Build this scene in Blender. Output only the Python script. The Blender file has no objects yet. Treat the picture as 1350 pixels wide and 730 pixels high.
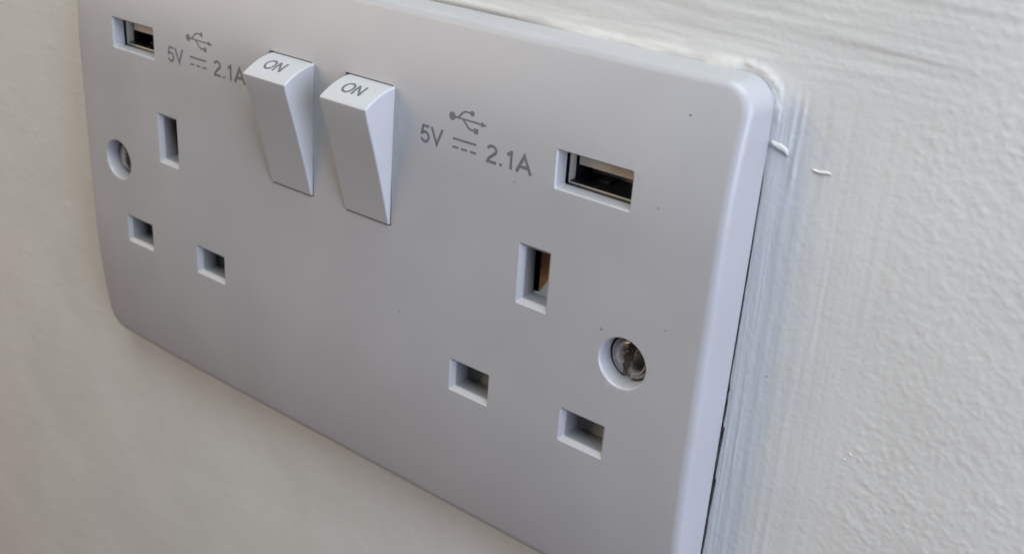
import bpy, bmesh, math, random
import numpy as np
from mathutils import Matrix, Vector

# ------------------------------------------------------------------ camera
# working units are millimetres on the faceplate: x right, y up, z out of the wall
MM = 0.001
def W(x, y, z):                       # plate millimetres -> world metres
    return (x * MM, -z * MM, y * MM)

scene = bpy.context.scene
C = scene.collection
CAM = (131.46, 77.194, 125.743)
RC = ((0.7883568, 0.0651082, -0.6117634),
      (0.2995599, -0.9091676, 0.2892716),
      (-0.5373615, -0.4113090, -0.7362523))      # rows: camera right, down, forward
cd = bpy.data.cameras.new('camera'); cam = bpy.data.objects.new('camera', cd); C.objects.link(cam)
def wv(v): return Vector((v[0], -v[2], v[1]))
xr = wv(RC[0]); up = -wv(RC[1]); bk = -wv(RC[2])
M = Matrix((xr, up, bk)).transposed().to_4x4()
M.translation = Vector(W(*CAM))
cam.matrix_world = M
cd.sensor_width = 36.0; cd.sensor_fit = 'HORIZONTAL'
cd.lens = 1487.4 / 1350 * 36
cd.clip_start = 0.005; cd.clip_end = 50
cd.dof.use_dof = True; cd.dof.focus_distance = 0.172; cd.dof.aperture_fstop = 34
scene.camera = cam

# ------------------------------------------------------------------ light
world = bpy.data.worlds.new('World'); scene.world = world; world.use_nodes = True
bg = world.node_tree.nodes['Background']
bg.inputs[0].default_value = (1.0, 0.93, 0.86, 1); bg.inputs[1].default_value = 0.02

def area(name, loc, target, sx, sy, power, col):
    l = bpy.data.lights.new(name, 'AREA'); l.shape = 'RECTANGLE'; l.size = sx; l.size_y = sy
    l.energy = power; l.color = col
    o = bpy.data.objects.new(name, l); C.objects.link(o)
    o.location = loc
    o.rotation_euler = (Vector(target) - Vector(loc)).to_track_quat('-Z', 'Y').to_euler()
    return o
area('ceiling_glow', (0.11, -0.138, 0.41), (0, 0, 0), 0.35, 0.25, 1.95, (0.83, 0.94, 1.0))
area('window_light', (0.50, -0.125, 0.09), (0, 0, 0), 0.3, 0.4, 2.75, (0.70, 0.78, 1.0))
area('room_light', (-0.7, -0.6, 0.3), (-0.1, 0, 0), 0.6, 0.6, 4.5, (1.0, 0.81, 0.64))
scene.view_settings.view_transform = 'Standard'
scene.view_settings.look = 'None'
scene.view_settings.exposure = 0.0
scene.view_settings.gamma = 1.0
scene.render.engine = 'CYCLES'
scene.cycles.max_bounces = 10
scene.cycles.diffuse_bounces = 6

# ------------------------------------------------------------------ materials
def mat(name, col, rough=0.5, metal=0.0, spec=0.5, bump=0.0, bscale=2000.0, var=0.0, vscale=60.0, rvar=0.0):
    m = bpy.data.materials.new(name); m.use_nodes = True
    nt = m.node_tree; b = nt.nodes['Principled BSDF']
    b.inputs['Base Color'].default_value = (*col, 1)
    b.inputs['Roughness'].default_value = rough
    b.inputs['Metallic'].default_value = metal
    b.inputs['Specular IOR Level'].default_value = spec
    tc = nt.nodes.new('ShaderNodeTexCoord')
    if bump:
        n = nt.nodes.new('ShaderNodeTexNoise'); n.inputs['Scale'].default_value = bscale; n.inputs['Detail'].default_value = 4
        nt.links.new(tc.outputs['Object'], n.inputs['Vector'])
        bp = nt.nodes.new('ShaderNodeBump'); bp.inputs['Strength'].default_value = bump; bp.inputs['Distance'].default_value = 0.0001
        nt.links.new(n.outputs['Fac'], bp.inputs['Height']); nt.links.new(bp.outputs['Normal'], b.inputs['Normal'])
    if var or rvar:
        n = nt.nodes.new('ShaderNodeTexNoise'); n.inputs['Scale'].default_value = vscale; n.inputs['Detail'].default_value = 6
        nt.links.new(tc.outputs['Object'], n.inputs['Vector'])
        if var:
            r = nt.nodes.new('ShaderNodeMapRange')
            r.inputs[1].default_value = 0.3; r.inputs[2].default_value = 0.7
            r.inputs[3].default_value = 1 - var; r.inputs[4].default_value = 1 + var
            nt.links.new(n.outputs['Fac'], r.inputs[0])
            mx = nt.nodes.new('ShaderNodeVectorMath'); mx.operation = 'SCALE'
            mx.inputs[0].default_value = col; nt.links.new(r.outputs[0], mx.inputs['Scale'])
            nt.links.new(mx.outputs[0], b.inputs['Base Color'])
        if rvar:
            r = nt.nodes.new('ShaderNodeMapRange')
            r.inputs[1].default_value = 0.3; r.inputs[2].default_value = 0.7
            r.inputs[3].default_value = rough - rvar; r.inputs[4].default_value = rough + rvar
            nt.links.new(n.outputs['Fac'], r.inputs[0]); nt.links.new(r.outputs[0], b.inputs['Roughness'])
    return m
PLASTIC = mat('white_plastic', (0.43, 0.421, 0.424), 0.36, bump=0.14, bscale=2500, var=0.03, vscale=55, rvar=0.08)
ROCKER = mat('rocker_plastic', (0.505, 0.50, 0.505), 0.34, bump=0.12, bscale=2500, var=0.02, vscale=90)
SLOT_SHADE = mat('slot_shade_grey', (0.24, 0.24, 0.245), 0.45, bump=0.15, var=0.05, vscale=200)  # plate plastic darkened to imitate the shade deep in the slots
PALE = mat('pale_shutter', (0.62, 0.62, 0.60), 0.45, bump=0.1)
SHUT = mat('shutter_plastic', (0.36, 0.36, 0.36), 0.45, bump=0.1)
BLACK = mat('black_plastic', (0.012, 0.013, 0.016), 0.4)
STEEL = mat('port_steel', (0.72, 0.69, 0.60), 0.4, 0.35)
CREAM = mat('cream_plastic', (0.66, 0.59, 0.48), 0.5, var=0.05, vscale=300)
TABM = mat('dark_tab', (0.07, 0.075, 0.08), 0.45)
BRASS = mat('dull_copper', (0.72, 0.34, 0.15), 0.5, 0.3, var=0.2, vscale=400)
SCREW = mat('screw_nickel', (0.44, 0.41, 0.39), 0.30, 1.0, bump=0.9, bscale=1500, var=0.25, vscale=500, rvar=0.1)
INK = mat('grey_ink', (0.145, 0.147, 0.155), 0.55, var=0.12, vscale=900)
SPECK = mat('dark_speck', (0.16, 0.14, 0.13), 0.8)
PAINT = mat('cream_paint', (0.62, 0.60, 0.56), 0.8, bump=0.3, bscale=900, var=0.03, vscale=400)

# ------------------------------------------------------------------ helpers
def obj(name, verts, faces, m, parent=None, smooth=True, angle=35, label=None):
    me = bpy.data.meshes.new(name)
    me.from_pydata([W(*v) for v in verts], [], faces)
    bm = bmesh.new(); bm.from_mesh(me); bmesh.ops.recalc_face_normals(bm, faces=bm.faces); bm.to_mesh(me); bm.free()
    return link(name, me, m, parent, smooth, angle, label)
def link(name, me, m, parent=None, smooth=True, angle=35, label=None):
    if m: me.materials.append(m)
    if smooth:
        me.polygons.foreach_set('use_smooth', [True] * len(me.polygons))
        me.set_sharp_from_angle(angle=math.radians(angle))
    o = bpy.data.objects.new(name, me); C.objects.link(o)
    if parent: o.parent = parent
    if label: o['label'] = label
    return o
def wn(o):
    md = o.modifiers.new('weighted', 'WEIGHTED_NORMAL'); md.keep_sharp = True; md.weight = 80
def bev(o, w, seg=3, ang=40):
    md = o.modifiers.new('bevel', 'BEVEL'); md.width = w * MM; md.segments = seg
    md.limit_method = 'ANGLE'; md.angle_limit = math.radians(ang); wn(o)
def box(x0, x1, y0, y1, z0, z1, skip=()):
    v = [(x0,y0,z0),(x1,y0,z0),(x1,y1,z0),(x0,y1,z0),(x0,y0,z1),(x1,y0,z1),(x1,y1,z1),(x0,y1,z1)]
    f = {'back':(0,3,2,1),'front':(4,5,6,7),'bottom':(0,1,5,4),'right':(1,2,6,5),'top':(2,3,7,6),'left':(3,0,4,7)}
    return v, [f[k] for k in f if k not in skip]

def rrect(x0, x1, y0, y1, r, nc=6, ns=1):          # rounded rectangle loop, ccw, with outward normals
    P = []; N = []
    cs = [(x1-r, y0+r, -90), (x1-r, y1-r, 0), (x0+r, y1-r, 90), (x0+r, y0+r, 180)]
    for i, (cx, cy, a0) in enumerate(cs):
        for k in range(nc + 1):
            a = math.radians(a0 + 90.0 * k / nc)
            P.append((cx + r*math.cos(a), cy + r*math.sin(a))); N.append((math.cos(a), math.sin(a)))
        nx = cs[(i+1) % 4]; a1 = math.radians(a0 + 90)
        e = P[-1]; s = (nx[0] + r*math.cos(math.radians(nx[2])), nx[1] + r*math.sin(math.radians(nx[2])))
        for k in range(1, ns):
            t = k / ns
            P.append((e[0]+(s[0]-e[0])*t, e[1]+(s[1]-e[1])*t)); N.append((math.cos(a1), math.sin(a1)))
    return P, N

# ------------------------------------------------------------------ wall
rng = np.random.default_rng(7)
TAB = rng.random((512, 512))
def vnoise(x, y, s=0):
    x = np.asarray(x, float) + 37.3*s + 200; y = np.asarray(y, float) + 91.7*s + 200
    xi = np.floor(x).astype(int); yi = np.floor(y).astype(int)
    fx = x - xi; fy = y - yi
    fx = fx*fx*fx*(fx*(fx*6-15)+10); fy = fy*fy*fy*(fy*(fy*6-15)+10)
    g = lambda a, b: TAB[(a+13*s) % 512, (b+7*s) % 512]
    return (g(xi,yi)*(1-fx)+g(xi+1,yi)*fx)*(1-fy) + (g(xi,yi+1)*(1-fx)+g(xi+1,yi+1)*fx)*fy - 0.5
def fbm(x, y, s=0, o=3):
    r = 0; a = 1.0
    for k in range(o):
        r = r + a*vnoise(x*2**k, y*2**k, s+k); a *= .5
    return r
def sst(a, b, x):
    t = np.clip((x-a)/(b-a), 0, 1); return t*t*(3-2*t)

WZ = -9.0
PX, PYT, PYB = 73.0, 43.0, -43.0
def sdf(X, Y, r=4.2):
    qx = np.abs(X) - (PX - r); qy = np.abs(Y) - (PYT - r)
    return np.hypot(np.maximum(qx,0), np.maximum(qy,0)) + np.minimum(np.maximum(qx,qy),0) - r
def wall_height(X, Y):
    d = sdf(X, Y)
    wob = 2.5*fbm(X*.05, Y*.05, 40)
    right = sst(70, 74, X) * sst(44, 39, Y + wob*.6)
    above = sst(41, 46, Y + wob*.6)
    below = sst(-40, -46, Y)
    # vertical brush strokes beside the plate
    bx = X + 0.02*Y + .25*fbm(X*.2, Y*.08, 3)
    vs = fbm(bx*1.1, Y*.018, 5, 4)*.05 + fbm(bx*3.2, Y*.06, 11, 2)*.03
    vmask = right * sst(97, 84, X + wob*2)
    # horizontal strokes above, running parallel to the top edge
    by = Y + 0.03*X + .3*fbm(X*.06, Y*.2, 21)
    hs = fbm(X*.035, by*.9, 23, 4)*.10 + fbm(X*.14, by*2.4, 27, 2)*.05
    hmask = above * sst(112, 78, X + wob*3)
    # soft strokes below the plate
    bs = fbm(X*.03 + Y*.01, (Y - .12*X)*.7, 33, 3)*.025 + fbm(X*.5, Y*.5, 35, 2)*.02
    # roller stipple: short fine lumps and worms lying on a slant
    wx = X + .7*fbm(X*.5, Y*.5, 51); wy = Y + .7*fbm(X*.5, Y*.5, 57)
    u = (wx*.82 - wy*.57)*1.25; v = (wx*.57 + wy*.82)*1.2
    n1 = vnoise(u*.62, v*1.25, 61); n2 = vnoise(u*1.15, v*1.9, 67); n3 = vnoise(u*.5 + 9, v*.9, 69)
    rid = np.maximum(0, .20 - np.abs(n1))/.20
    patch = sst(-.15, .3, fbm(X*.13, Y*.13, 71))
    st = (rid**2)*.05*(.45 + .55*patch) + np.maximum(n2, 0)*.085*(.6+.4*patch) + np.maximum(n3-.12, 0)*.11 + fbm(X*1.9, Y*1.9, 77, 2)*.02
    smask = sst(84, 97, X + wob*2) * (1 - .45*hmask)
    h = vs*vmask*1.0 + hs*np.maximum(hmask, 0) + bs*below + st*smask
    h = h + (np.maximum(vnoise(X*.45, Y*.45, 113)-.2, 0)*.16 + np.maximum(n2, 0)*.018)*np.maximum(below, sst(-72, -75, X))
    h = h + fbm(X*.04, Y*.04, 81, 2)*.25 + fbm(X*1.0, Y*1.0, 83, 2)*.015
    # built-up paint lapping against the top edge and the top right corner
    top = sst(36, 41, Y)
    amp = top*(.42 + .75*fbm(X*.11, Y*.11, 91, 4))*sst(26, 50, X + 5*vnoise(X*.2, 0, 93))
    h = h + np.clip(amp, 0, 2.2)*(1+.5*fbm(X*.3, Y*2.2, 92))*np.exp(-(np.maximum(d-.1, 0)/(1.1+.8*vnoise(X*.25, Y*.25, 94)))**2)
    # chips broken out of the joint, wide at their upper end
    for ya, yb, w in ((-2.6, -4.6, .30), (-9.4, -14.9, .52), (-18.4, -26.0, .50)):
        t = np.clip((ya - Y)/(ya - yb), 0, 1)
        wy = w*(1 - .55*t) + .10*vnoise(Y*1.6, X*.3, 105)
        h = h - .42*sst(wy+.10, wy-.04, d)*sst(ya+.2, ya-.15, Y)*sst(yb-.2, yb+.3, Y)*sst(66, 72, X)
    # film of paint left beside the top right corner, ending in a ragged edge, and the ridge round the corner
    ye = 34.1 + .5*vnoise(X*1.3, 0*X, 107) - .25*(X-74)
    h = h + .20*sst(ye-.12, ye+.12, Y)*sst(44, 39, Y)*sst(76.6, 76.1, X)*sst(70, 73, X)
    h = h + np.clip(.20+.55*fbm(X*.45, Y*.45, 109, 4), 0, .5)*np.exp(-((d-1.2-.5*fbm(X*.4, Y*.4, 111))/.45)**2)*sst(63, 69, X)*sst(36.5, 40, Y)
    tg = sst(38, 28, X + 3*vnoise(X*.15, 0*X, 99)) * sst(40, 42, Y)
    h = h - .10*tg*sst(.32, .08, d) + .16*tg*np.exp(-((d-.8)/.5)**2)
    # paint step where the right-hand strip was cut in
    e = X - (77.2 + .35*fbm(Y*.12, Y*.02, 95))
    h = h + .10*np.exp(-(e/.28)**2)*right*sst(27, 31, Y)*(1+.8*fbm(X*2, Y*.4, 96))
    h = h + right*sst(92, 80, X)*(fbm(X*5.5 + .1*Y, Y*.10, 101, 2)*.022 + fbm(X*1.5, Y*1.1, 103, 3)*.02)
    # open joint along the right side
    gapw = .11 + .12*fbm(Y*.22, 0*Y, 97) + .14*sst(10, -30, Y)
    h = h - .8*sst(gapw+.15, gapw-.05, d)*sst(33, 22, Y)*sst(66, 72, X)
    return h
def axis(segs):
    out = []
    for a, b, s in segs:
        n = max(1, int(round((b-a)/s))); out += [a + (b-a)*k/n for k in range(n)]
    return np.array(out + [segs[-1][1]])
xs = axis([(-700,-180,26),(-180,0,1.0),(0,58,.45),(58,71.5,.3),(71.5,76,.1),(76,128,.25),(128,180,1.3),(180,700,26)])
ys = axis([(-700,-180,26),(-180,-50,1.0),(-50,64,.28),(64,110,1.15),(110,700,26)])
X, Y = np.meshgrid(xs, ys)
Z = WZ + wall_height(X, Y)
nx, ny = len(xs), len(ys)
co = np.stack([X, -Z, Y], -1).reshape(-1, 3) * MM
idx = np.arange(nx*ny).reshape(ny, nx)
q = np.stack([idx[:-1,:-1], idx[:-1,1:], idx[1:,1:], idx[1:,:-1]], -1).reshape(-1, 4)
wm = bpy.data.meshes.new('wall')
wm.vertices.add(len(co)); wm.vertices.foreach_set('co', co.astype(np.float32).ravel())
wm.loops.add(q.size); wm.loops.foreach_set('vertex_index', q.astype(np.int32).ravel())
wm.polygons.add(len(q)); wm.polygons.foreach_set('loop_start', np.arange(0, q.size, 4, dtype=np.int32))
wm.polygons.foreach_set('use_smooth', np.ones(len(q), bool))
wm.update(calc_edges=True)
# painted wall: cream emulsion, a slightly cooler strip beside the plate
WALL = bpy.data.materials.new('wall_paint'); WALL.use_nodes = True
nt = WALL.node_tree; b = nt.nodes['Principled BSDF']
b.inputs['Roughness'].default_value = .55; b.inputs['Specular IOR Level'].default_value = .35
tc = nt.nodes.new('ShaderNodeTexCoord')
def noise(scale, vec=None, detail=4, sc3=None):
    n = nt.nodes.new('ShaderNodeTexNoise'); n.inputs['Scale'].default_value = scale; n.inputs['Detail'].default_value = detail
    src = tc.outputs['Object']
    if sc3:
        mp = nt.nodes.new('ShaderNodeMapping'); mp.inputs['Scale'].default_value = sc3
        nt.links.new(src, mp.inputs['Vector']); src = mp.outputs[0]
    nt.links.new(src, n.inputs['Vector']); return n.outputs['Fac']
def math_(op, a, bb=None, clamp=False):
    n = nt.nodes.new('ShaderNodeMath'); n.operation = op; n.use_clamp = clamp
    for i, v in enumerate((a, bb)):
        if v is None: continue
        if isinstance(v, (int, float)): n.inputs[i].default_value = v
        else: nt.links.new(v, n.inputs[i])
    return n.outputs[0]
def ramp(v, a, bb, c=0.0, d=1.0):
    n = nt.nodes.new('ShaderNodeMapRange'); n.interpolation_type = 'SMOOTHSTEP'
    for i, k in enumerate((a, bb, c, d)): n.inputs[i+1].default_value = k
    nt.links.new(v, n.inputs[0]); return n.outputs[0]
def mixc(f, a, bb):
    n = nt.nodes.new('ShaderNodeMix'); n.data_type = 'RGBA'
    nt.links.new(f, n.inputs[0])
    for i, v in ((6, a), (7, bb)):
        if isinstance(v, tuple): n.inputs[i].default_value = (*v, 1)
        else: nt.links.new(v, n.inputs[i])
    return n.outputs[2]
sp = nt.nodes.new('ShaderNodeSeparateXYZ'); nt.links.new(tc.outputs['Object'], sp.inputs[0])
streak = noise(1, None, 6, (1000, 1, 18))
edge = math_('ADD', sp.outputs[0], math_('MULTIPLY', math_('SUBTRACT', streak, .5), .010))
strip = math_('MULTIPLY', ramp(edge, .0815, .0765), ramp(sp.outputs[0], .060, .071))
strip = math_('MULTIPLY', strip, ramp(math_('ADD', sp.outputs[2], math_('MULTIPLY', math_('SUBTRACT', noise(300), .5), .008)), .0415, .0385))
strip = math_('MULTIPLY', strip, ramp(streak, .25, .6, .7, 1.0))
mott = noise(45, None, 6)
base = mixc(ramp(mott, .3, .7), (.62, .61, .575), (.66, .65, .615))
col = mixc(strip, base, (.61, .608, .612))
dots = noise(1000, None, 0)
col = mixc(ramp(dots, .878, .9, 0, .6), col, (.25, .2, .15))
nt.links.new(col, b.inputs['Base Color'])
bp = nt.nodes.new('ShaderNodeBump'); bp.inputs['Strength'].default_value = .42; bp.inputs['Distance'].default_value = .00012
nt.links.new(noise(1300, None, 5), bp.inputs['Height']); nt.links.new(bp.outputs[0], b.inputs['Normal'])
wm.materials.append(WALL)
wall = bpy.data.objects.new('wall', wm); C.objects.link(wall); wall['kind'] = 'structure'

def wz(x, y): return WZ + float(wall_height(np.array([x*1.0]), np.array([y*1.0]))[0])
def blob(name, pts, rad, zs, m, seed, parent, label=None, z0=None):
    """uneven bead of paint swept along points (x, y) with radii, flattened by zs"""
    rnd = random.Random(seed); V = []; F = []; n = 10
    P = [Vector((x, y, z0 if z0 is not None else wz(x, y))) for x, y in pts]
    for i, p in enumerate(P):
        t = (P[min(i+1, len(P)-1)] - P[max(i-1, 0)]); t.z = 0; t.normalize(); s = Vector((-t.y, t.x, 0))
        for k in range(n):
            a = 2*math.pi*k/n; r = rad[i]*(1 + rnd.uniform(-.38, .38))
            c = p + s*(r*math.cos(a)); V.append((c.x, c.y, c.z + zs*r*math.sin(a)))
    for i in range(len(P)-1):
        for k in range(n):
            F.append((i*n+k, i*n+(k+1) % n, (i+1)*n+(k+1) % n, (i+1)*n+k))
    F += [tuple(range(n)), tuple(range((len(P)-1)*n, len(P)*n))]
    o = obj(name, V, F, m, parent, angle=80, label=label)
    md = o.modifiers.new('round', 'SUBSURF'); md.levels = 1; md.render_levels = 1
    return o
blob('paint_lump', [(73.5,34.75),(73.85,34.65),(74.3,34.45),(74.75,34.4),(75.2,34.2),(75.65,34.1),(76.0,33.7),(76.05,33.2)],
     [.16,.42,.36,.50,.40,.46,.34,.12], .6, PAINT, 3, wall, 'cream ridge of dried paint beside the right edge of the plate')
blob('paint_flake', [(79.7,32.45),(80.1,32.4),(80.6,32.3),(81.2,32.45),(81.9,32.55),(82.3,32.5)],
     [.12,.2,.22,.2,.22,.1], 1.2, PAINT, 5, wall, 'small raised flake of paint on bare wall')
blob('paint_crumb', [(92.0,-5.2),(92.3,-5.3),(92.6,-5.5)], [.07,.16,.07], .8, PAINT, 6, wall)
blob('paint_crumb', [(91.4,-6.3),(91.6,-6.4),(91.9,-6.4)], [.06,.12,.06], .8, PAINT, 8, wall)
# ------------------------------------------------------------------ socket
sock = bpy.data.objects.new('double_socket', None); C.objects.link(sock)
sock.location = W(0, 0, WZ); sock.empty_display_size = .02
sock['label'] = 'white plastic double wall socket with two switched-on rockers and two charging ports'
sock['category'] = 'wall socket'
def P_(o):                       # parent a part to the socket, keeping mesh coordinates in plate space
    o.parent = sock; o.matrix_parent_inverse = Matrix.Translation(-Vector(W(0, 0, WZ))); return o

# --- faceplate: one skin with real openings, its face slightly cushioned
def dome(x, y):
    z = 0.0
    if y > 20: z -= 3.0*((y-20)/23)**2.0
    if y < -12: z -= 2.6*((-12-y)/31)**2.2
    if x < -40: z -= .9*((-40-x)/33)**2
    if x > 45: z -= .55*((x-45)/28)**2
    return z
def settle(x, y):               # measured positions were taken on the flat plane: move them to the cushioned face
    t = dome(x, y)/125.7
    return (x + (131.5-x)*t, y + (77.2-y)*t)
bm = bmesh.new()
def ring(pts, z, flat=False):
    zf = z if callable(z) else (lambda i: z)
    return [bm.verts.new(W(p[0], p[1], zf(i) + (0 if flat else dome(p[0], p[1])))) for i, p in enumerate(pts)]
def bridge(a, c):
    n = len(a)
    for i in range(n):
        bm.faces.new((a[i], a[(i+1) % n], c[(i+1) % n], c[i]))
NC, NS = 12, 24
RIM = dict(l=1.8, r=1.4, t=1.2, b=2.2); DEP = dict(l=1.7, r=1.3, t=1.0, b=1.9)
Po, No = rrect(-73, 73, -43, 43, 4.2, NC, NS)
Pi, _ = rrect(-73+RIM['l'], 73-RIM['r'], -43+RIM['b'], 43-RIM['t'], 3.2, NC, NS)
def dep(i):
    nx_, ny_ = No[i]
    wx, wy = nx_*nx_, ny_*ny_
    return wx*(DEP['r'] if nx_ > 0 else DEP['l']) + wy*(DEP['t'] if ny_ > 0 else DEP['b'])
loops = []
NP = 12
for k in range(NP+1):
    th = math.pi/2*k/NP
    s, c = math.sin(th), math.cos(th)
    loops.append(ring([(Pi[i][0]+(Po[i][0]-Pi[i][0])*s, Pi[i][1]+(Po[i][1]-Pi[i][1])*s) for i in range(len(Po))],
                      lambda i, c=c: -dep(i)*(1-c)))
Pb, _ = rrect(-73.25, 73.25, -43.1, 43.1, 4.3, NC, NS)
loops.append(ring(Pb, -8.65, True))
Pc, _ = rrect(-71.5, 71.5, -41.3, 41.3, 4.0, NC, NS)
loops.append(ring(Pc, -8.65, True))
for a, c in zip(loops, loops[1:]): bridge(a, c)
outer = loops[0]
front_loops = []
def loop_edges(r): front_loops.append(r)
loop_edges(outer)
def opening(shape, steps):
    """shape(inset) -> loop; steps = [(inset, z), ...] from the face inwards"""
    prev = None
    for ins, z in steps:
        r = ring([settle(*p) for p in shape(ins)], z)
        if prev is None: loop_edges(r)
        else: bridge(prev, r)
        prev = r
    return prev
def rect_shape(cx, cy, w, h, r=.3):
    return lambda ins: rrect(cx-w/2+ins, cx+w/2-ins, cy-h/2+ins, cy+h/2-ins, max(.12, r-ins*.15), 4)[0]
def circ_shape(cx, cy, r, n=56):
    return lambda ins: [(cx+(r-ins)*math.cos(2*math.pi*k/n), cy+(r-ins)*math.sin(2*math.pi*k/n)) for k in range(n)]
def fil(r=.16, n=3):               # small rolled lip
    return [(r*(1-math.cos(math.pi/4*k/n))*0 + r*math.sin(math.pi/4*k/n)*.75, -r*(1-math.cos(math.pi/4*k/n))) for k in range(n+1)]
D = 43.55
CH = fil() + [(.62, -.62), (.68, -.72)]
SLOT_WALLS = []
for o in (-D, D):
    opening(rect_shape(o, 7.98, 5.96, 10.04), CH + [(.70, -1.1)])
    SLOT_WALLS.append((o, 7.98, 5.96-1.4, 10.04-1.4, -3.41))
    for s in (-11.1, 11.1):
        opening(rect_shape(o+s, -14.22, 8.39, 5.97), CH + [(.70, -1.1)])
        SLOT_WALLS.append((o+s, -14.22, 8.39-1.4, 5.97-1.4, -4.22))
USB = [(-52.5, 26.05), (52.35, 25.85)]
for cx, cy in USB:
    opening(rect_shape(cx, cy, 12.95, 6.05), fil(.12) + [(.2, -.2), (.24, -.3), (.28, -2.4)])
for cx in (-60.3, 60.3):
    last = opening(circ_shape(cx, 0, 4.15), fil(.2) + [(.26, -.3), (.3, -.45), (.55, -5.2)])
    bm.faces.new(last)
SW = [-8.93, 9.22]; SWY = 19.38
for cx in SW:
    opening(rect_shape(cx, SWY, 10.7, 23.6, .25), [(0, 0), (.02, -.04), (.05, -.1), (.06, -3.0)])
from mathutils.geometry import delaunay_2d_cdt
pv = []; pe = []; src = []
for r in front_loops:
    o0 = len(pv); n = len(r)
    pv += [Vector((v.co.x/MM, v.co.z/MM)) for v in r]; src += r
    pe += [(o0+i, o0+(i+1) % n) for i in range(n)]
polys = [[(v.co.x/MM, v.co.z/MM) for v in r] for r in front_loops]
def inside(p, poly):
    c = False; n = len(poly); j = n-1
    for i in range(n):
        if (poly[i][1] > p[1]) != (poly[j][1] > p[1]) and p[0] < (poly[j][0]-poly[i][0])*(p[1]-poly[i][1])/(poly[j][1]-poly[i][1])+poly[i][0]: c = not c
        j = i
    return c
def boxed(p, poly, m):
    a = [q_[0] for q_ in poly]; b_ = [q_[1] for q_ in poly]
    return min(a)-m < p[0] < max(a)+m and min(b_)-m < p[1] < max(b_)+m
gy = -39.5
while gy < 41:
    gx = -70.0
    while gx < 71:
        if not any(boxed((gx, gy), q_, .7) for q_ in polys[1:]): pv.append(Vector((gx, gy))); src.append(None)
        gx += 2.0
    gy += 2.0
vo, eo, fo, ov, oe, of = delaunay_2d_cdt(pv, pe, [], 0, 1e-6)
vm = []
for k, v in enumerate(vo):
    o_ = next((src[i] for i in ov[k] if src[i] is not None), None)
    vm.append(o_ or bm.verts.new(W(v.x, v.y, dome(v.x, v.y))))
for f in fo:
    c = ((vo[f[0]].x+vo[f[1]].x+vo[f[2]].x)/3, (vo[f[0]].y+vo[f[1]].y+vo[f[2]].y)/3)
    if inside(c, polys[0]) and not any(boxed(c, q_, 0) and inside(c, q_) for q_ in polys[1:]):
        bm.faces.new([vm[i] for i in f])
bmesh.ops.recalc_face_normals(bm, faces=bm.faces)
me = bpy.data.meshes.new('faceplate'); bm.to_mesh(me); bm.free()
fp = P_(link('faceplate', me, PLASTIC, angle=38)); wn(fp)

# --- rocker switches
prof = [(30.72, -2.8), (30.72, -.6), (30.66, .2), (30.47, 1.1), (30.2, 2.0), (29.85, 2.95), (29.4, 3.9), (28.95, 4.75), (28.25, 5.85),
        (26.0, 5.32), (23.2, 4.44), (20.3, 3.55), (17.2, 2.66), (14.2, 1.82), (11.6, 1.12), (9.5, .62), (7.86, .22), (7.75, -.3), (7.75, -2.8)]
arc = prof[1:9]
def arc_pt(t):                       # point and outward normal on the curved top of a rocker, t in mm from the face
    L = 0
    pts = [p for p in arc if p[1] >= -.6]
    z0 = (30.69, 0.0); pts = [z0] + arc[1:]
    for a, c in zip(pts, pts[1:]):
        l = math.hypot(c[0]-a[0], c[1]-a[1])
        if L + l >= t or c is pts[-1]:
            k = (t-L)/l; dx, dy = (c[0]-a[0])/l, (c[1]-a[1])/l
            return (a[0]+(c[0]-a[0])*k, a[1]+(c[1]-a[1])*k), (-dy*-1, dx*-1)
        L += l
def ribbon(pts, w, closed=False):
    """flat stroke of width w along pts with mitred joins -> verts, quads (2-D)"""
    n = len(pts); V = []
    for i in range(n):
        p = Vector(pts[i])
        a = Vector(pts[i-1]) if (i > 0 or closed) else None
        c = Vector(pts[(i+1) % n]) if (i < n-1 or closed) else None
        d1 = (p-a).normalized() if a is not None else (c-p).normalized()
        d2 = (c-p).normalized() if c is not None else d1
        n1 = Vector((-d1.y, d1.x)); n2 = Vector((-d2.y, d2.x))
        m = n1+n2
        m = m.normalized() if m.length > 1e-6 else n1
        k = min(1/max(m.dot(n1), .2), 3.2)
        V += [tuple(p+m*(w/2*k)), tuple(p-m*(w/2*k))]
    F = [(2*i, 2*i+1, 2*i+3, 2*i+2) for i in range(n-1)]
    if closed: F.append((2*n-2, 2*n-1, 1, 0))
    return V, F
def ellipse(cx, cy, rx, ry, a0, a1, n=18):
    return [(cx+rx*math.cos(math.radians(a0+(a1-a0)*k/n)), cy+ry*math.sin(math.radians(a0+(a1-a0)*k/n))) for k in range(n+1)]
def densify(p, k=6):
    out = []
    for a, c in zip(p, p[1:]):
        out += [(a[0]+(c[0]-a[0])*j/k, a[1]+(c[1]-a[1])*j/k) for j in range(k)]
    return out + [p[-1]]
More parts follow.
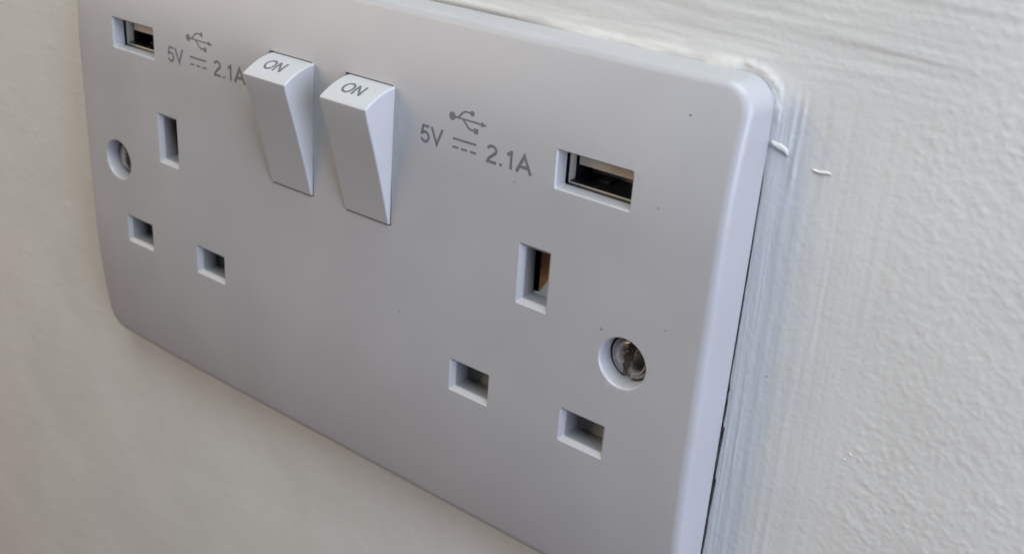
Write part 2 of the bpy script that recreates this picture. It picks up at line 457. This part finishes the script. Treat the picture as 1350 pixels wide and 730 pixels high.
for cx in SW:
    V = [(cx-5.2, y, z) for y, z in prof] + [(cx+5.02, y, z) for y, z in prof]
    n = len(prof)
    F = [tuple(range(n)), tuple(range(n, 2*n))] + [(i, (i+1) % n, n+(i+1) % n, n+i) for i in range(n)]
    rk = P_(obj('rocker_switch', V, F, ROCKER, angle=40)); bev(rk, .28, 4, 40)
    # ON, printed on the curved top
    H = 2.45; LV = []; LF = []
    strokes = [(ellipse(.46, .5, .40, .445, 0, 360, 40)[:-1], True)]
    nn = [(1.08, 0), (1.08, 1), (1.70, 0), (1.70, 1)]
    strokes += [(densify([(1.10, 0), (1.10, .985)], 8), False), (densify([(1.70, .015), (1.70, 1)], 8), False),
                (densify([(1.10, .93), (1.70, .07)], 10), False)]
    for si, (pts, cl) in enumerate(strokes):
        v, f = ribbon(pts, .175, cl); o0 = len(LV)
        for (a, t) in v:
            (yy, zz), (ny_, nz_) = arc_pt(4.25 - t*H + 0.0)
            off = .022 + .006*si
            LV.append((cx - 2.65 + a*H, yy + ny_*off if ny_ > 0 else yy - ny_*off, zz + abs(nz_)*off))
        LF += [tuple(i+o0 for i in q_) for q_ in f]
    o = obj('lettering', LV, LF, INK, rk, smooth=False)

# --- inner slot walls with shade painted into their grey, then the shutters behind
for cx, cy, w, h, zb in SLOT_WALLS:
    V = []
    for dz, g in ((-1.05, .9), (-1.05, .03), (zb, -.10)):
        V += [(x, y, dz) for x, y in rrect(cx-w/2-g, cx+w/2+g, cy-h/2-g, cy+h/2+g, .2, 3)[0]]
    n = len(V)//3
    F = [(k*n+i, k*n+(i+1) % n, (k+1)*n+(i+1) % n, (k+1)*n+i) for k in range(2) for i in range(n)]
    P_(obj('shaded_slot_wall', V, F, SLOT_SHADE, angle=40))
for o in (-D, D):
    for s in (-11.1, 11.1):
        v, f = box(o+s-4.2, o+s+4.2, -17.2, -11.2, -6.2, -4.23)
        # shutter face slopes a little inwards towards the top
        v = [(a, b_, c - .9*(b_+17.2)/6 if c > -5 else c) for a, b_, c in v]
        P_(obj('shutter', v, f, SHUT, angle=30))
    x0, x1, y0, y1 = o-2.6, o+2.6, 3.2, 12.8
    v, f = box(x0-.4, x1+.4, y0-.4, y1+.4, -8.6, -3.42, skip=('front',))
    P_(obj('dark_backing_box', v, f, BLACK, angle=30))  # black box added behind the earth slot so its inside stays dark
    v, f = box(o-1.75, x1-.15, y0+.3, y1-.2, -7.6, -4.3)
    P_(obj('earth_contact', v, f, BRASS, angle=30))
    # corner of the moving shutter showing at the bottom of the earth slot
    pts = [(o-2.55, y0), (x1, y0), (x1, 8.6), (o+.85, 7.8), (o+.25, 6.6), (o-.95, 4.5), (o-1.25, 3.95), (o-2.55, 3.85)]
    n = len(pts)
    V = [(a, b_, -3.6) for a, b_ in pts] + [(a, b_, -4.15) for a, b_ in pts]
    P_(obj('shutter', V, [tuple(range(n)), tuple(range(n, 2*n))] + [(i, (i+1) % n, n+(i+1) % n, n+i) for i in range(n)], PALE, angle=30))

# --- charging ports
for cx, cy in USB:
    cx, cy = settle(cx, cy)
    w, h, t = 12.1, 5.24, .2
    V = []; F = []
    def add(v, f):
        o0 = len(V); V.extend(v); F.extend(tuple(i+o0 for i in q_) for q_ in f)
    zf = -3.2
    add(*box(cx-w/2, cx+w/2, cy-h/2, cy-h/2+t, -12, zf))
    add(*box(cx-w/2, cx+w/2, cy+h/2-t, cy+h/2, -12, zf))
    add(*box(cx-w/2, cx-w/2+t, cy-h/2+t, cy+h/2-t, -12, zf))
    add(*box(cx+w/2-t, cx+w/2, cy-h/2+t, cy+h/2-t, -12, zf))
    up_ = P_(obj('usb_port', V, F, STEEL, angle=30))
    V = []; F = []
    for a in ((cx-7, cx+7, cy-4, cy-h/2-.03, -12.6, -2.46), (cx-7, cx+7, cy+h/2+.03, cy+4, -12.6, -2.46),
              (cx-7.4, cx-w/2-.03, cy-h/2, cy+h/2, -12.6, -3.1), (cx+w/2+.03, cx+7.4, cy-h/2, cy+h/2, -12.6, -3.1), (cx-7, cx+7, cy-4, cy+4, -13.2, -12.61)):
        add(*box(*a))
    obj('port_housing', V, F, BLACK, up_, angle=30)
    V = []; F = []
    xa, xb, ya, yb = cx-w/2+t+.01, cx+w/2-t-.01, cy-h/2+t+.01, cy+h/2-t-.01
    for a in ((xa, xb, ya, ya+.12, -11.8, -3.3), (xa, xb, yb-.12, yb, -11.8, -3.75), (xa, xa+.12, ya+.13, yb-.13, -11.8, -4.6),
              (xb-.12, xb, ya+.13, yb-.13, -11.8, -3.75), (xa+.13, xb-.13, ya+.13, yb-.13, -11.8, -9.2)):
        add(*box(*a))
    obj('insulator', V, F, BLACK, up_, angle=30)
    v, f = box(cx-w/2+1.0, cx+w/2-.5, cy+.12, cy+1.9, -9.1, -4.1)
    o = obj('tongue', v, f, CREAM, up_, angle=30); bev(o, .12, 2, 40)
    # sprung tab pressed out of the lower shell
    v, f = box(cx-2.6, cx-.9, ya+.13, ya+.4, -8.5, -6.0)
    obj('spring_tab', v, f, TABM, up_, angle=30)
    for k in range(4):
        x = cx - 3.5 + 2.33*k
        v, f = box(x-.5, x+.5, cy+.0, cy+.13, -8.9, -5.2)
        obj('contact_strip', v, f, STEEL, up_, angle=30)

# --- fixing screws: domed heads with a driver slot
for cx, ang in ((60.3, 82), (-60.3, 100)):
    V = []; F = []; R_, nr, na = 3.68, 30, 80
    ca, sa = math.cos(math.radians(ang)), math.sin(math.radians(ang))
    for i in range(nr+1):
        r = R_*i/nr
        for k in range(na):
            a = 2*math.pi*k/na; x, y = r*math.cos(a), r*math.sin(a)
            z = -1.95 - .75*(r/R_)**2 - .6*max(0, (r/R_-.84)/.16)**2 - .12*math.exp(-((r/R_-.74)/.035)**2)
            dd = abs(-x*sa + y*ca)
            t = min(1, max(0, (dd-.5)/.16)); t = t*t*(3-2*t)
            z = z*t + (-3.6)*(1-t) if z > -3.6 else z
            V.append((cx+x, y, z))
    for i in range(nr):
        for k in range(na):
            F.append((i*na+k, i*na+(k+1) % na, (i+1)*na+(k+1) % na, (i+1)*na+k))
    o0 = len(V)
    V += [(cx+R_*math.cos(2*math.pi*k/na), R_*math.sin(2*math.pi*k/na), -5.1) for k in range(na)]
    F += [(nr*na+k, nr*na+(k+1) % na, o0+(k+1) % na, o0+k) for k in range(na)]
    me = bpy.data.meshes.new('fixing_screw'); me.from_pydata([W(*v) for v in V], [], F)
    b2 = bmesh.new(); b2.from_mesh(me); bmesh.ops.remove_doubles(b2, verts=b2.verts, dist=1e-7)
    bmesh.ops.recalc_face_normals(b2, faces=b2.faces); b2.to_mesh(me); b2.free()
    P_(link('fixing_screw', me, SCREW, angle=50))

# --- printed marks
def prints(name, strokes, z0=.02, label=None):
    V = []; F = []
    for i, (pts, w, cl) in enumerate(strokes):
        if w is None: v, f = pts, [tuple(range(len(pts)))]
        else: v, f = ribbon(pts, w, cl)
        o0 = len(V); V += [(*settle(a, b_), z0 + .005*i + dome(a, b_)) for a, b_ in v]; F += [tuple(k+o0 for k in q_) for q_ in f]
    return P_(obj(name, V, F, INK, smooth=False))
S_ = .158
GL = {
 '5': [[(.60,.94),(.215,.94)] + [(.135,.505)] + ellipse(.35,.335,.245,.27,138,-158,26)],
 'V': [[(.07,1.0),(.43,.09),(.79,1.0)]],
 '2': [ellipse(.345,.715,.235,.222,168,-28,20) + [(.44,.50),(.28,.34),(.15,.18),(.115,.0675),(.60,.0675)]],
 '.': [[(.14,0),(.14,.14)]],
 '1': [[(.37,0),(.37,1.0)], [(.15,.735),(.27,.82),(.37,.96)]],
 'A': [[(.07,0),(.46,.93),(.85,0)], [(.22,.325),(.70,.325)]],
}
ADV = {'5': .70, 'V': .86, '2': .72, '.': .34, '1': .62, 'A': .92}
def text(s, x0, x1, y0, H):
    tot = sum(ADV[c] for c in s); k = (x1-x0)/tot; x = x0; out = []
    for c in s:
        for st in GL[c]:
            out.append(([(x+p[0]*k, y0+p[1]*H) for p in st], S_*H*.98, False))
        x += ADV[c]*k
    return out
for ox, oy in ((0, 0), (-62.38, .1)):
    prints('lettering', text('5V', 20.2+ox, 25.0+ox, 23.68+oy, 2.82) + text('2.1A', 33.3+ox, 41.95+ox, 23.68+oy, 2.82))
    bars = [([(26.85+ox, 25.72+oy), (31.42+ox, 25.72+oy)], .34, False)]
    for k in range(3):
        a = 26.85 + k*1.72
        bars.append(([(a+ox, 24.42+oy), (a+1.13+ox, 24.42+oy)], .33, False))
    prints('current_symbol', bars)
    x = lambda v: [(a+ox, b_+oy) for a, b_ in v]
    tri = [(x(ellipse(26.6, 29.1, .66, .66, 0, 360, 24)[:-1]), None, False),
           (x([(26.8, 29.1), (32.3, 29.05)]), .30, False),
           (x([(32.15, 28.62), (33.3, 29.05), (32.15, 29.48)]), None, False),
           (x([(27.6, 29.1), (28.15, 29.6), (28.6, 30.05), (28.95, 30.25), (29.4, 30.32), (30.3, 30.3)]), .30, False),
           (x(ellipse(30.4, 30.3, .42, .42, 0, 360, 16)[:-1]), None, False),
           (x([(28.7, 29.05), (29.3, 28.45), (29.7, 28.05), (30.05, 27.85), (30.4, 27.8), (31.0, 27.8)]), .30, False),
           (x([(30.85, 27.42), (31.65, 27.42), (31.65, 28.2), (30.85, 28.2)]), None, False)]
    prints('trident_symbol', tri)

# --- specks of dirt on the face
for i, (sx, sy, r) in enumerate(((64.9,37.6,.16),(17.0,-7.0,.13),(56.2,4.1,.16),(62.9,24.6,.12),(38.9,22.0,.10),(-16.2,-6.5,.1),(66.4,7.5,.1))):
    rnd = random.Random(i); n = 9
    V = [(sx + r*(1+rnd.uniform(-.35,.35))*math.cos(2*math.pi*k/n), sy + r*(1+rnd.uniform(-.35,.35))*math.sin(2*math.pi*k/n), .012 + dome(sx, sy)) for k in range(n)] + [(sx, sy, .05 + dome(sx, sy))]
    P_(obj('dirt_speck', V, [(k, (k+1) % n, n) for k in range(n)], SPECK))
